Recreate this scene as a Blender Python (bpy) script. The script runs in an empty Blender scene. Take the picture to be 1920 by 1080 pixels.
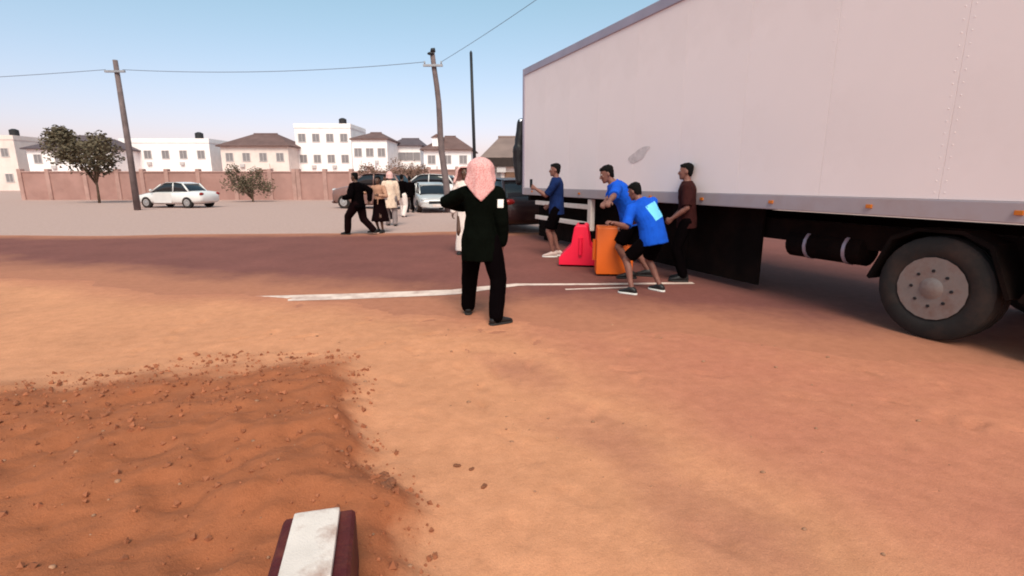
import bpy, bmesh, math, random
import numpy as np
from mathutils import Vector, Matrix, noise, Quaternion
from mathutils.bvhtree import BVHTree
random.seed(7)
R = math.radians
S = bpy.context.scene
COL = S.collection

# ------------------------------------------------------------------ camera, sky, sun, exposure
FPX, CAMH, HORIZ = 950.0, 1.5, 340.0
PITCH = math.atan((540 - HORIZ) / FPX)
cam_d = bpy.data.cameras.new('camera'); cam = bpy.data.objects.new('camera', cam_d); COL.objects.link(cam)
cam.location = (0, 0, CAMH); cam.rotation_euler = (math.pi / 2 - PITCH, 0, 0)
cam_d.sensor_width = 36; cam_d.lens = FPX * 36 / 1920; cam_d.clip_end = 3000; cam_d.clip_start = 0.05
cam_d.dof.use_dof = False
S.camera = cam

SUN_EL, SUN_AZ = 50.0, 172.0          # azimuth clockwise from +Y: a hazy sun stands behind the camera, a little to the right
w = bpy.data.worlds.new('World'); S.world = w; w.use_nodes = True
nt = w.node_tree; nt.nodes.clear()
out = nt.nodes.new('ShaderNodeOutputWorld'); bg = nt.nodes.new('ShaderNodeBackground')
sky = nt.nodes.new('ShaderNodeTexSky'); sky.sky_type = 'NISHITA'; sky.sun_disc = False
sky.sun_elevation = R(SUN_EL); sky.sun_rotation = R(SUN_AZ); sky.air_density = 1.0; sky.dust_density = 1.6; sky.ozone_density = 1.6
tint = nt.nodes.new('ShaderNodeMix'); tint.data_type = 'RGBA'; tint.blend_type = 'MULTIPLY'; tint.inputs[0].default_value = 1.0
geo = nt.nodes.new('ShaderNodeTexCoord'); sepz = nt.nodes.new('ShaderNodeSeparateXYZ'); nt.links.new(geo.outputs['Generated'], sepz.inputs[0])
hz_ = nt.nodes.new('ShaderNodeValToRGB'); hz_.color_ramp.elements[0].position = 0; hz_.color_ramp.elements[1].position = .42
hz_.color_ramp.elements[0].color = (.9, .6, .68, 1); hz_.color_ramp.elements[1].color = (.9, 1.02, .76, 1)   # rosy dust low down, clearer blue higher up
nt.links.new(sepz.outputs[2], hz_.inputs[0]); nt.links.new(hz_.outputs[0], tint.inputs[7])
nt.links.new(sky.outputs[0], tint.inputs[6]); nt.links.new(tint.outputs[2], bg.inputs[0])
bg.inputs[1].default_value = 0.11
nt.links.new(bg.outputs[0], out.inputs[0])
sd = bpy.data.lights.new('sun', 'SUN'); sun = bpy.data.objects.new('sun', sd); COL.objects.link(sun)
sd.energy = 1.5; sd.angle = R(28); sd.color = (1.0, 0.9, 0.8)
sv = Vector((math.sin(R(SUN_AZ)) * math.cos(R(SUN_EL)), math.cos(R(SUN_AZ)) * math.cos(R(SUN_EL)), math.sin(R(SUN_EL))))
sun.rotation_euler = sv.to_track_quat('Z', 'Y').to_euler(); sun.location = (8, -8, 20)
S.view_settings.view_transform = 'Standard'; S.view_settings.look = 'None'
S.view_settings.gamma = 1; S.view_settings.use_curve_mapping = False
S.view_settings.exposure = 1.13
S.render.engine = 'CYCLES'
S.cycles.pixel_filter_type = 'BLACKMAN_HARRIS'; S.cycles.filter_width = 1.9

# ------------------------------------------------------------------ layout helpers
def ray(px, py):
    v = Vector(((px - 960) / FPX, 1.0, (540 - py) / FPX))
    c, s = math.cos(-PITCH), math.sin(-PITCH)
    return Vector((v.x, v.y * c - v.z * s, v.y * s + v.z * c))
def G(px, py):
    d = ray(px, py); k = -CAMH / d.z
    return Vector((d.x * k, d.y * k, 0))
def P(px, py, Y):
    d = ray(px, py); k = Y / d.y
    return Vector((d.x * k, Y, CAMH + d.z * k))
def sl(r, g, b):
    f = lambda c: (c / 255) / 12.92 if c / 255 < .04045 else ((c / 255 + .055) / 1.055) ** 2.4
    return (f(r), f(g), f(b))
def sstep(a, b, x):
    t = min(1, max(0, (x - a) / (b - a))); return t * t * (3 - 2 * t)

# ------------------------------------------------------------------ materials
MATS = {}
def mat(name, col, rough=.7, var=.18, scale=6, bump=0., bscale=40, metal=0., spec=.35, dirt=None, dscale=1.5, damt=.5, coat=0., sheen=0.):
    if name in MATS: return MATS[name]
    m = bpy.data.materials.new(name); m.use_nodes = True; n = m.node_tree.nodes; l = m.node_tree.links
    b = n['Principled BSDF']; b.inputs['Roughness'].default_value = rough; b.inputs['Metallic'].default_value = metal
    b.inputs['Specular IOR Level'].default_value = spec; b.inputs['Coat Weight'].default_value = coat
    b.inputs['Sheen Weight'].default_value = sheen
    tc = n.new('ShaderNodeTexCoord')
    nz = n.new('ShaderNodeTexNoise'); nz.inputs['Scale'].default_value = scale; nz.inputs['Detail'].default_value = 6
    l.new(tc.outputs['Object'], nz.inputs['Vector'])
    rp = n.new('ShaderNodeValToRGB'); rp.color_ramp.elements[0].position = .3; rp.color_ramp.elements[1].position = .7
    rp.color_ramp.elements[0].color = (*[c * (1 - var) for c in col], 1); rp.color_ramp.elements[1].color = (*[min(1, c * (1 + var)) for c in col], 1)
    l.new(nz.outputs[0], rp.inputs[0]); colout = rp.outputs[0]
    if dirt:
        n2 = n.new('ShaderNodeTexNoise'); n2.inputs['Scale'].default_value = dscale; n2.inputs['Detail'].default_value = 8; n2.inputs['Roughness'].default_value = .65
        l.new(tc.outputs['Object'], n2.inputs['Vector'])
        r2 = n.new('ShaderNodeValToRGB'); r2.color_ramp.elements[0].position = .45; r2.color_ramp.elements[1].position = .72
        r2.color_ramp.elements[1].color = (damt, damt, damt, 1)
        l.new(n2.outputs[0], r2.inputs[0])
        mx = n.new('ShaderNodeMix'); mx.data_type = 'RGBA'; l.new(r2.outputs[0], mx.inputs[0]); l.new(colout, mx.inputs[6]); mx.inputs[7].default_value = (*dirt, 1)
        colout = mx.outputs[2]
    l.new(colout, b.inputs['Base Color'])
    if bump:
        n3 = n.new('ShaderNodeTexNoise'); n3.inputs['Scale'].default_value = bscale; n3.inputs['Detail'].default_value = 5
        l.new(tc.outputs['Object'], n3.inputs['Vector'])
        bp = n.new('ShaderNodeBump'); bp.inputs['Strength'].default_value = bump; bp.inputs['Distance'].default_value = .02
        l.new(n3.outputs[0], bp.inputs['Height']); l.new(bp.outputs[0], b.inputs['Normal'])
    MATS[name] = m; return m

def attr_mix(name, base, masks, rough=.92, bump=.5, extra=()):
    """ground: base colour with noise, mixed towards other soils by vertex masks broken up with noise"""
    m = bpy.data.materials.new(name); m.use_nodes = True; n = m.node_tree.nodes; l = m.node_tree.links
    b = n['Principled BSDF']; b.inputs['Roughness'].default_value = rough; b.inputs['Specular IOR Level'].default_value = .15
    tc = n.new('ShaderNodeTexCoord')
    def nz(sc, det=7, ro=.6):
        k = n.new('ShaderNodeTexNoise'); k.inputs['Scale'].default_value = sc; k.inputs['Detail'].default_value = det; k.inputs['Roughness'].default_value = ro
        l.new(tc.outputs['Object'], k.inputs['Vector']); return k.outputs[0]
    def ramp(src, a, c1, bpos, c2):
        k = n.new('ShaderNodeValToRGB'); k.color_ramp.elements[0].position = a; k.color_ramp.elements[1].position = bpos
        k.color_ramp.elements[0].color = (*c1, 1); k.color_ramp.elements[1].color = (*c2, 1); l.new(src, k.inputs[0]); return k.outputs[0]
    def mul(x, y):
        k = n.new('ShaderNodeMix'); k.data_type = 'RGBA'; k.blend_type = 'MULTIPLY'; k.inputs[0].default_value = 1; l.new(x, k.inputs[6]); l.new(y, k.inputs[7]); return k.outputs[2]
    c = ramp(nz(.9), .3, [x * .86 for x in base], .7, [x * 1.1 for x in base])
    for attr, col, sc in masks:
        at = n.new('ShaderNodeAttribute'); at.attribute_name = attr
        ad = n.new('ShaderNodeMath'); ad.operation = 'MULTIPLY_ADD'
        l.new(nz(sc), ad.inputs[0]); ad.inputs[1].default_value = .7; ad.inputs[2].default_value = -.35
        a2 = n.new('ShaderNodeMath'); a2.operation = 'ADD'; l.new(at.outputs['Fac'], a2.inputs[0]); l.new(ad.outputs[0], a2.inputs[1])
        mr = n.new('ShaderNodeMapRange'); mr.inputs[1].default_value = .2; mr.inputs[2].default_value = .8; l.new(a2.outputs[0], mr.inputs[0])
        mx = n.new('ShaderNodeMix'); mx.data_type = 'RGBA'; l.new(mr.outputs[0], mx.inputs[0]); l.new(c, mx.inputs[6]); mx.inputs[7].default_value = (*col, 1); c = mx.outputs[2]
    c = mul(c, ramp(nz(9), .3, (.88, .86, .84), .7, (1.05, 1.05, 1.05)))
    c = mul(c, ramp(nz(130, 3), .35, (.9, .89, .88), .65, (1.05, 1.05, 1.05)))
    for e in extra: c = e(n, l, tc, c)
    l.new(c, b.inputs['Base Color'])
    bp = n.new('ShaderNodeBump'); bp.inputs['Strength'].default_value = bump; bp.inputs['Distance'].default_value = .015
    ad = n.new('ShaderNodeMath'); ad.operation = 'MULTIPLY_ADD'; l.new(nz(160, 3), ad.inputs[0]); ad.inputs[1].default_value = .5; l.new(nz(25), ad.inputs[2])
    l.new(ad.outputs[0], bp.inputs['Height']); l.new(bp.outputs[0], b.inputs['Normal'])
    return m

# ------------------------------------------------------------------ object helpers
def link(name, me, m=None, parent=None, loc=None, rotz=0):
    o = bpy.data.objects.new(name, me); COL.objects.link(o)
    if m is not None and me is not None:
        me.materials.clear(); me.materials.append(m)
    if parent: o.parent = parent
    if loc is not None: o.location = loc
    if rotz: o.rotation_euler = (0, 0, rotz)
    return o
def tag(o, label=None, cat=None, group=None, kind=None):
    for k, v in (('label', label), ('category', cat), ('group', group), ('kind', kind)):
        if v: o[k] = v
    return o
def empty(name, loc, rotz=0, **kw):
    o = bpy.data.objects.new(name, None); COL.objects.link(o); o.location = loc; o.rotation_euler = (0, 0, rotz); o.empty_display_size = .2
    return tag(o, **kw)

class Shape:
    def __init__(s): s.V = []; s.F = []
    def loft(s, rings, n=14, power=2.0):
        """rings: (centre, ax, ay) with ax, ay scaled vectors; power > 2 squares the section"""
        b = len(s.V)
        for c, ax, ay in rings:
            for i in range(n):
                t = 2 * math.pi * i / n; cx, cy = math.cos(t), math.sin(t)
                if power != 2: cx = math.copysign(abs(cx) ** (2 / power), cx); cy = math.copysign(abs(cy) ** (2 / power), cy)
                s.V.append(Vector(c) + Vector(ax) * cx + Vector(ay) * cy)
        for r in range(len(rings) - 1):
            for i in range(n):
                j = (i + 1) % n
                s.F.append((b + r * n + i, b + r * n + j, b + (r + 1) * n + j, b + (r + 1) * n + i))
        s.F.append(tuple(b + i for i in reversed(range(n)))); e = b + (len(rings) - 1) * n
        s.F.append(tuple(e + i for i in range(n)))
        return s
    def ball(s, c, ax, ay, az, n=12, m=8):
        c, ax, ay, az = map(Vector, (c, ax, ay, az)); rings = []
        for k in range(m + 1):
            a = -math.pi / 2 + math.pi * k / m; q = max(.02, math.cos(a))
            rings.append((c + az * math.sin(a), ax * q, ay * q))
        return s.loft(rings, n)
    def chain(s, pts, rad, n=12):
        pts = [Vector(p) for p in pts]
        for k in range(len(pts)):
            r = rad[k]; s.ball(pts[k], (r, 0, 0), (0, r, 0), (0, 0, r), n, 6)
        for k in range(len(pts) - 1):
            d = (pts[k + 1] - pts[k]).normalized(); u = d.orthogonal().normalized(); v = d.cross(u)
            s.loft([(pts[k], u * rad[k], v * rad[k]), (pts[k + 1], u * rad[k + 1], v * rad[k + 1])], n)
        return s
    def box(s, x0, x1, y0, y1, z0, z1, M=None):
        b = len(s.V)
        for z in (z0, z1):
            for x, y in ((x0, y0), (x1, y0), (x1, y1), (x0, y1)):
                p = Vector((x, y, z)); s.V.append(M @ p if M else p)
        for f in ((3, 2, 1, 0), (4, 5, 6, 7), (0, 1, 5, 4), (1, 2, 6, 5), (2, 3, 7, 6), (3, 0, 4, 7)): s.F.append(tuple(b + i for i in f))
        return s
    def prism(s, poly, axis_a, axis_b, ext, origin=(0, 0, 0)):
        b = len(s.V); n = len(poly); o = Vector(origin); A, B, E = Vector(axis_a), Vector(axis_b), Vector(ext)
        for k in (0, 1):
            for a, c in poly: s.V.append(o + A * a + B * c + E * k)
        for i in range(n): j = (i + 1) % n; s.F.append((b + i, b + j, b + n + j, b + n + i))
        s.F.append(tuple(b + i for i in reversed(range(n)))); s.F.append(tuple(b + n + i for i in range(n)))
        return s
    def tube(s, pts, r, n=8):
        pts = [Vector(p) for p in pts]; rr = r if isinstance(r, (list, tuple)) else [r] * len(pts); rings = []; u = None
        for k, p in enumerate(pts):
            d = (pts[min(k + 1, len(pts) - 1)] - pts[max(k - 1, 0)]).normalized()
            u = d.orthogonal().normalized() if u is None else (u - d * u.dot(d)).normalized()
            rings.append((p, u * rr[k], d.cross(u) * rr[k]))
        return s.loft(rings, n)
    def mesh(s, smooth=False, bevel=0., seg=2, name='m'):
        me = bpy.data.meshes.new(name); me.from_pydata([tuple(v) for v in s.V], [], s.F); me.validate()
        bm = bmesh.new(); bm.from_mesh(me); bmesh.ops.recalc_face_normals(bm, faces=bm.faces)
        if bevel: 
            ed = [e for e in bm.edges if len(e.link_faces) == 2 and e.calc_face_angle(0) > .5]
            bmesh.ops.bevel(bm, geom=ed, offset=bevel, segments=seg, affect='EDGES', profile=.7, clamp_overlap=True)
        bm.to_mesh(me); bm.free()
        if smooth is True: me.polygons.foreach_set('use_smooth', [True] * len(me.polygons))
        elif smooth:
            me.polygons.foreach_set('use_smooth', [True] * len(me.polygons)); me.set_sharp_from_angle(angle=R(smooth))
        return me
    def skin(s, vox=.008, smooth=4, deci=.5, amp=0., sc=9., stretch=(1, 1, 1), seed=0):
        """one continuous surface round all the pieces"""
        me = s.mesh(); o = bpy.data.objects.new('tmp', me); COL.objects.link(o)
        r = o.modifiers.new('r', 'REMESH'); r.mode = 'VOXEL'; r.voxel_size = vox
        k = o.modifiers.new('s', 'SMOOTH'); k.iterations = smooth; k.factor = .5
        if deci < 1: d = o.modifiers.new('d', 'DECIMATE'); d.ratio = deci
        dg = bpy.context.evaluated_depsgraph_get(); e = o.evaluated_get(dg); m2 = bpy.data.meshes.new_from_object(e)
        bpy.data.objects.remove(o); bpy.data.meshes.remove(me)
        if amp:
            n_ = len(m2.vertices); co = np.empty(n_ * 3, 'f'); no = np.empty(n_ * 3, 'f')
            m2.vertices.foreach_get('co', co); m2.vertex_normals.foreach_get('vector', no); co = co.reshape(-1, 3); no = no.reshape(-1, 3)
            qs = co * (np.array(stretch) * sc) + np.array((seed * 3.1, seed, 0)); f = np.empty(n_)
            for i, q in enumerate(qs):
                q = Vector(q); f[i] = noise.noise(q) + .5 * (1 - 2 * abs(noise.noise(q * 1.9 + Vector((5, 2, 1)))))
            m2.vertices.foreach_set('co', (co + no * (amp * f)[:, None]).astype('f').ravel()); m2.update()
        m2.polygons.foreach_set('use_smooth', [True] * len(m2.polygons))
        return m2

def rotm(axis, deg): return Matrix.Rotation(R(deg), 3, axis)
def ik(a, c, l1, l2, pole):
    a, c, pole = Vector(a), Vector(c), Vector(pole); d = c - a; L = d.length
    if L > (l1 + l2) * .998: c = a + d * ((l1 + l2) * .998 / L); d = c - a; L = d.length
    x = (l1 * l1 - l2 * l2 + L * L) / (2 * L); h = math.sqrt(max(0, l1 * l1 - x * x)); u = d / L
    p = (pole - u * pole.dot(u)).normalized()
    return a + u * x + p * h, c

def decal(target, origin, direction, right, up, wd, ht, off=.003, n=6, ragged=0.):
    bv = BVHTree.FromPolygons([v.co.copy() for v in target.vertices], [tuple(p.vertices) for p in target.polygons])
    V, F, ok = [], [], True; o, d, r, u = map(Vector, (origin, direction, right, up))
    for j in range(n + 1):
        for i in range(n + 1):
            q = o + r * (wd * (i / n - .5)) + u * (ht * (j / n - .5))
            h, nn, _, _ = bv.ray_cast(q, d)
            if h is None: h = o + d * .1
            V.append(h - d * off)
    for j in range(n):
        for i in range(n): a = j * (n + 1) + i; F.append((a, a + 1, a + n + 2, a + n + 1))
    me = bpy.data.meshes.new('d'); me.from_pydata([tuple(v) for v in V], [], F)
    me.polygons.foreach_set('use_smooth', [True] * len(F)); return me

# ------------------------------------------------------------------ people
SKIN = mat('skin_brown', (.19, .08, .062), .55, .12, 14)
SKIN_D = mat('skin_dark', (.09, .042, .028), .5, .12, 14)
HAIR = mat('hair_black', (.003, .002, .002), .7, .3, 60, bump=.6, bscale=120, spec=.12)
EYEW = mat('eye_white', (.6, .57, .54), .25, .03); EYED = mat('eye_dark', (.012, .008, .006), .15, .1)
LIP = mat('lip', (.17, .06, .05), .5, .1)
def cloth(name, col, var=.16, rough=.9): return mat(name, col, rough, var, 7, bump=.25, bscale=260, spec=.02 if max(col) < .03 else .15, sheen=0)
SHOE_B = mat('shoe_black', (.012, .011, .012), .5, .2); SOLE_W = mat('sole_white', (.7, .67, .64), .7, .08); SOLE_B = mat('sole_black', (.02, .018, .018), .8, .1)

def person(label, root, face, H=1.75, pelvis=(0, 0, 0), lean=0, side=0, twist=0, feet=None, hands=None, elbow=None, head=(0, 0), top=None, bottom=None,
           sleeve=.55, leg='long', shoe=SHOE_B, sole=SOLE_B, hair='short', skin=None, scarf=None, vox=.0075, robe=None, loose=1., group=None, curl=35, seed=1, barefoot=False, hem_z=-.12, foot_pitch=(0, 0), build=1.):
    s = H / 1.75; skin = skin or SKIN
    rt = empty('person', root, R(face), label=label, cat='person', group=group)
    hip = Vector((pelvis[0], pelvis[1], .93 * s + pelvis[2]))
    Rm = rotm('Z', twist) @ rotm('Y', side) @ rotm('X', -lean)
    Rh = rotm('Z', twist * .3) @ rotm('Y', side * .4) @ rotm('X', -lean * .45)
    X = Vector((1, 0, 0)); Y = Vector((0, 1, 0)); Z = Vector((0, 0, 1))
    def sp(t):                                           # a point and frame up the spine, t in metres above the hip
        k = min(1, max(0, t / (.4 * s))); q = Rh.to_quaternion().slerp(Rm.to_quaternion(), k).to_matrix()
        base = hip + Rh @ Z * min(t, .15 * s); 
        if t > .15 * s: base += (q @ Z) * (t - .15 * s)
        return base, q
    def ring(t, wd, dp, off=0):
        p, q = sp(t * s); return (p + q @ Y * off * s, q @ X * wd * s * build, q @ Y * dp * s * build)
    torso = [(-.09, .14, .105), (0, .16, .118), (.10, .145, .108), (.2, .135, .1), (.32, .155, .112), (.42, .168, .112), (.49, .155, .092), (.54, .09, .07), (.575, .056, .058)]
    B = Shape(); B.loft([ring(*t) for t in torso], 18)
    nb, nq = sp(.56 * s)
    hq = nq.to_quaternion().slerp(Quaternion((1, 0, 0, 0)), .65).to_matrix() @ rotm('Z', head[0]) @ rotm('X', head[1])
    hx, hy, hz = hq @ X, hq @ Y, hq @ Z
    hc = nb + nq @ Z * .06 * s + hz * .085 * s + hy * .018 * s
    B.chain([nb - nq @ Z * .03 * s, hc - hz * .06 * s - hy * .012 * s], [.058 * s, .052 * s])
    hs = s * .98 if H > 1.5 else s * 1.08
    prof = [(-.117, .018, .022, .062), (-.108, .036, .034, .058), (-.09, .05, .055, .042), (-.06, .06, .073, .022), (-.025, .067, .086, .008), (.01, .071, .093, .0), (.045, .073, .097, -.006), (.075, .068, .09, -.01), (.1, .052, .068, -.012), (.114, .026, .034, -.012)]
    B.loft([(hc + hz * a * hs + hy * o * hs, hx * b * hs, hy * c * hs) for a, b, c, o in prof], 18)
    B.chain([hc + hy * .092 * hs + hz * .012 * hs, hc + hy * .112 * hs - hz * .028 * hs, hc + hy * .1 * hs - hz * .036 * hs], [.008 * hs, .013 * hs, .012 * hs])
    for e in (-1, 1):
        B.ball(hc + hx * e * .073 * hs - hy * .008 * hs - hz * .008 * hs, hx * .009 * hs, hy * .02 * hs, hz * .031 * hs)
        B.ball(hc + hx * e * .032 * hs + hy * .086 * hs + hz * .028 * hs, hx * .024 * hs, hy * .009 * hs, hz * .007 * hs)
        B.ball(hc + hx * e * .036 * hs + hy * .07 * hs - hz * .022 * hs, hx * .02 * hs, hy * .02 * hs, hz * .018 * hs)
    # arms
    sh, el, wr, hdir = {}, {}, {}, {}
    st, sq = sp(.47 * s)
    hands = hands or {}
    for k, e in (('L', -1), ('R', 1)):
        sh[k] = st + sq @ X * e * .185 * s * build
        tgt = hands.get(k)
        tgt = Vector(tgt) if tgt else sh[k] + Vector((e * .07, .06, -.54)) * s
        pole = Vector(elbow[k]) if elbow and k in elbow else Vector((e * .5, -1, -.2))
        el[k], wr[k] = ik(sh[k], tgt, .295 * s, .255 * s, pole)
        B.chain([st + sq @ X * e * .1 * s, sh[k], sh[k].lerp(el[k], .5), el[k]], [.062 * s, .058 * s, .049 * s, .04 * s])
        B.chain([el[k], el[k].lerp(wr[k], .3), wr[k]], [.04 * s, .043 * s, .026 * s])
        d = (wr[k] - el[k]).normalized(); hdir[k] = d
        # hand: palm, four unequal bent fingers, thumb from the side
        nrm = (Vector((-e, 0, 0)) if abs(d.x) < .8 else Vector((0, 0, -1))); nrm = (nrm - d * nrm.dot(d)).normalized(); lat = d.cross(nrm) * 1.0
        if lat.dot(Y) < 0 and abs(d.z) > .5: lat = -lat
        if abs(d.z) <= .5 and lat.dot(Z) < 0: lat = -lat
        c0 = wr[k]
        B.loft([(c0, lat * .028 * s, nrm * .02 * s), (c0 + d * .045 * s, lat * .038 * s, nrm * .017 * s), (c0 + d * .09 * s, lat * .042 * s, nrm * .014 * s)], 12, 2.6)
        for f, (off, ln) in enumerate(((.031, .07), (.011, .08), (-.01, .075), (-.03, .058))):
            p = c0 + d * .085 * s + lat * off * s; pts = [p - d * .03 * s, p]; dd = d.copy(); ax = lat
            sgn = 1 if (Matrix.Rotation(R(20), 3, ax) @ d).dot(nrm) > d.dot(nrm) else -1
            for j in range(3):
                dd = Matrix.Rotation(R(curl * sgn * (.7 + .3 * j)), 3, ax) @ dd; p = p + dd * ln * s * (.42, .33, .25)[j]; pts.append(p)
            B.chain(pts, [.0095 * s, .0095 * s, .0088 * s, .008 * s, .007 * s], 8)
        t0 = c0 + d * .03 * s + lat * .03 * s
        B.chain([t0 - lat * .015 * s, t0 + lat * .02 * s + d * .025 * s + nrm * .012 * s, t0 + lat * .026 * s + d * .058 * s + nrm * .026 * s], [.014 * s, .0115 * s, .009 * s], 8)
    # legs
    hj, kn, an, toe = {}, {}, {}, {}
    feet = feet or {'L': (-.1, 0, 8), 'R': (.1, 0, -8)}
    for i, (k, e) in enumerate((('L', -1), ('R', 1))):
        fx, fy, yaw = feet[k][:3]; lift = feet[k][3] if len(feet[k]) > 3 else 0
        hj[k] = hip + Rh @ X * e * .09 * s - Z * .02
        toe[k] = rotm('Z', yaw) @ Y
        kn[k], an[k] = ik(hj[k], (fx, fy, .085 * s + lift), .44 * s, .425 * s, toe[k] + Vector((e * .08, 0, 0)))
        B.chain([hj[k] + Z * .02, hj[k].lerp(kn[k], .5), kn[k]], [.086 * s, .071 * s, .054 * s])
        back = -toe[k]
        B.chain([kn[k], kn[k].lerp(an[k], .3) + back * .012 * s, kn[k].lerp(an[k], .7), an[k]], [.053 * s, .054 * s, .04 * s, .034 * s])
        a = an[k]; tq = toe[k]
        B.chain([a - Z * .04 * s - tq * .03 * s, a - Z * .045 * s + tq * .06 * s, a - Z * .057 * s + tq * .14 * s], [.034 * s, .03 * s, .022 * s])
    link('body', B.skin(vox, 3, .45), skin, rt)
    # eyes, mouth
    for e in (-1, 1):
        q = Shape().ball(hc + hx * e * .031 * hs + hy * .082 * hs + hz * .014 * hs, hx * .0125 * hs, hy * .012 * hs, hz * .009 * hs, 10, 6); ob = link('eye', q.mesh(True), EYEW, rt)
        q = Shape().ball(hc + hx * e * .031 * hs + hy * .0915 * hs + hz * .014 * hs, hx * .006 * hs, hy * .004 * hs, hz * .006 * hs, 8, 5); link('iris', q.mesh(True), EYED, ob)
    link('mouth', Shape().ball(hc + hy * .094 * hs - hz * .062 * hs, hx * .024 * hs, hy * .008 * hs, hz * .008 * hs, 10, 6).mesh(True), LIP, rt)
    # clothes
    inf = .018 * s * loose
    if top:
        T = Shape(); hem = hem_z if not robe else -.06
        lg_ = hem < -.2
        rows = [(hem, .182 + .03 * lg_, .14 + .045 * lg_), (0, .18 + .022 * lg_, .142 + .028 * lg_), (.12, .166 + .008 * lg_, .132 + .01 * lg_), (.24, .162, .128), (.36, .178, .132), (.44, .186, .13), (.5, .165, .108), (.545, .095, .082), (.565, .074, .074)]
        T.loft([(c, ax * (1 + .06 * (loose - 1)), ay * (1 + .12 * (loose - 1))) for c, ax, ay in (ring(*q) for q in rows)], 20)
        for k, e in (('L', -1), ('R', 1)):
            T.chain([st + sq @ X * e * .09 * s, sh[k] + sq @ Z * .004], [.078 * s, .074 * s])
            if sleeve <= 1:
                m = sh[k].lerp(el[k], sleeve + .1); T.chain([sh[k], m], [.073 * s, .068 * s * (1 + .1 * (loose - 1))])
                dd = (m - sh[k]).normalized(); u = dd.orthogonal().normalized(); v = dd.cross(u)
                T.loft([(sh[k], u * .07 * s, v * .07 * s), (m + dd * .075 * s, u * .073 * s, v * .073 * s)], 14)
            else:
                m = el[k].lerp(wr[k], .93); lw = 1 + 1.1 * (loose - 1); T.chain([sh[k], sh[k].lerp(el[k], .5), el[k], m], [.075 * s, .065 * s * lw, .058 * s * lw, .046 * s * lw])
        tm = T.skin(max(vox, .009), 3, .6, amp=.010 * s, sc=9, stretch=(1, 1, .65), seed=seed)
        link('shirt' if sleeve <= 1 else 'jacket', tm, top, rt); rt_top = tm
    else: rt_top = None
    if robe:
        hemz = robe[1]; T = Shape(); c = hip + Vector((0, 0, 0)); fc = (an['L'] + an['R']) / 2; rows = []
        for k in range(9):
            t = k / 8; z = c.z + .12 * s - (c.z + .12 * s - hemz) * t; cc = Vector((c.x * (1 - t) + fc.x * t, c.y * (1 - t) + fc.y * t, z)); wv = (.168 + robe[2] * t) * s
            rows.append((cc, X * wv, Y * wv * .8))
        T.loft(rows, 24); link('robe' if robe[2] < .1 else 'skirt', T.skin(.012, 3, .6, amp=.022, sc=9, stretch=(1, 1, .12), seed=seed), robe[0], rt)
    if bottom and not (robe and hemz < .2):
        T = Shape(); T.loft([ring(-.1, .15, .125), ring(0, .172, .134), ring(.09, .162, .126), ring(.13, .156, .122)], 18)
        for k in 'LR':
            if leg == 'long':
                e2 = kn[k].lerp(an[k], .97); T.chain([hj[k], hj[k].lerp(kn[k], .5), kn[k], kn[k].lerp(an[k], .5), e2], [.1 * s * loose, .088 * s * loose, .073 * s * loose, .068 * s * loose, .062 * s * loose])
            else:
                e2 = hj[k].lerp(kn[k], .86); dd = (e2 - hj[k]).normalized(); u = dd.orthogonal().normalized(); v = dd.cross(u)
                T.chain([hj[k], e2 - dd * .05], [.1 * s, .088 * s]); T.loft([(hj[k], u * .1 * s, v * .1 * s), (e2, u * .1 * s, v * .1 * s)], 16)
        link('trousers' if leg == 'long' else 'shorts', T.skin(max(vox, .009), 4, .5, amp=.007 * s, sc=7, stretch=(1, 1, .8), seed=seed + 4), bottom, rt)
    if not barefoot:
        for k in 'LR':
            a = an[k]; tq = toe[k]; lat = tq.cross(Z); z0 = a.z - .085 * s
            def st_(d0, hw, zt, zb=.022): 
                c = Vector((a.x, a.y, z0)) + tq * d0 * s; zz = (zt + zb) / 2; return (c + Z * zz * s, lat * hw * s, Z * (zt - zb) / 2 * s)
            sh_ = Shape(); sh_.loft([st_(-.075, .022, .07), st_(-.06, .036, .09), st_(-.02, .043, .118), (st_(.025, .044, .12)), st_(.07, .046, .095), st_(.12, .05, .072), st_(.165, .046, .06), st_(.195, .03, .048), st_(.205, .012, .04)], 14, 2.5)
            so = link('shoe', sh_.mesh(True), shoe, rt)
            sl_ = Shape(); sl_.loft([(Vector((a.x, a.y, z0)) + tq * d0 * s + Z * .014 * s, lat * hw * s, Z * .014 * s) for d0, hw in ((-.083, .02), (-.065, .04), (-.02, .046), (.04, .045), (.11, .053), (.165, .05), (.2, .032), (.212, .012))], 12, 4)
            link('sole', sl_.mesh(40), sole, so)
    # hair / headscarf
    if hair:
        Hh = Shape()
        Hh.loft([(hc + hz * a * hs + hy * o * hs, hx * b * hs, hy * c * hs) for a, b, c, o in ((-.07, .045, .02, -.06), (-.03, .066, .05, -.042), (.015, .074, .068, -.032), (.045, .0765, .084, -.02), (.07, .075, .097, -.011), (.098, .062, .083, -.011), (.118, .04, .053, -.011), (.126, .02, .03, -.011))], 18)
        Hh.ball(hc + hz * .086 * hs + hy * .046 * hs, hx * .06 * hs, hy * .045 * hs, hz * .026 * hs)
        link('hair', Hh.skin(.006, 2, .6, amp=.0055, sc=55, seed=seed), HAIR, rt)
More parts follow.
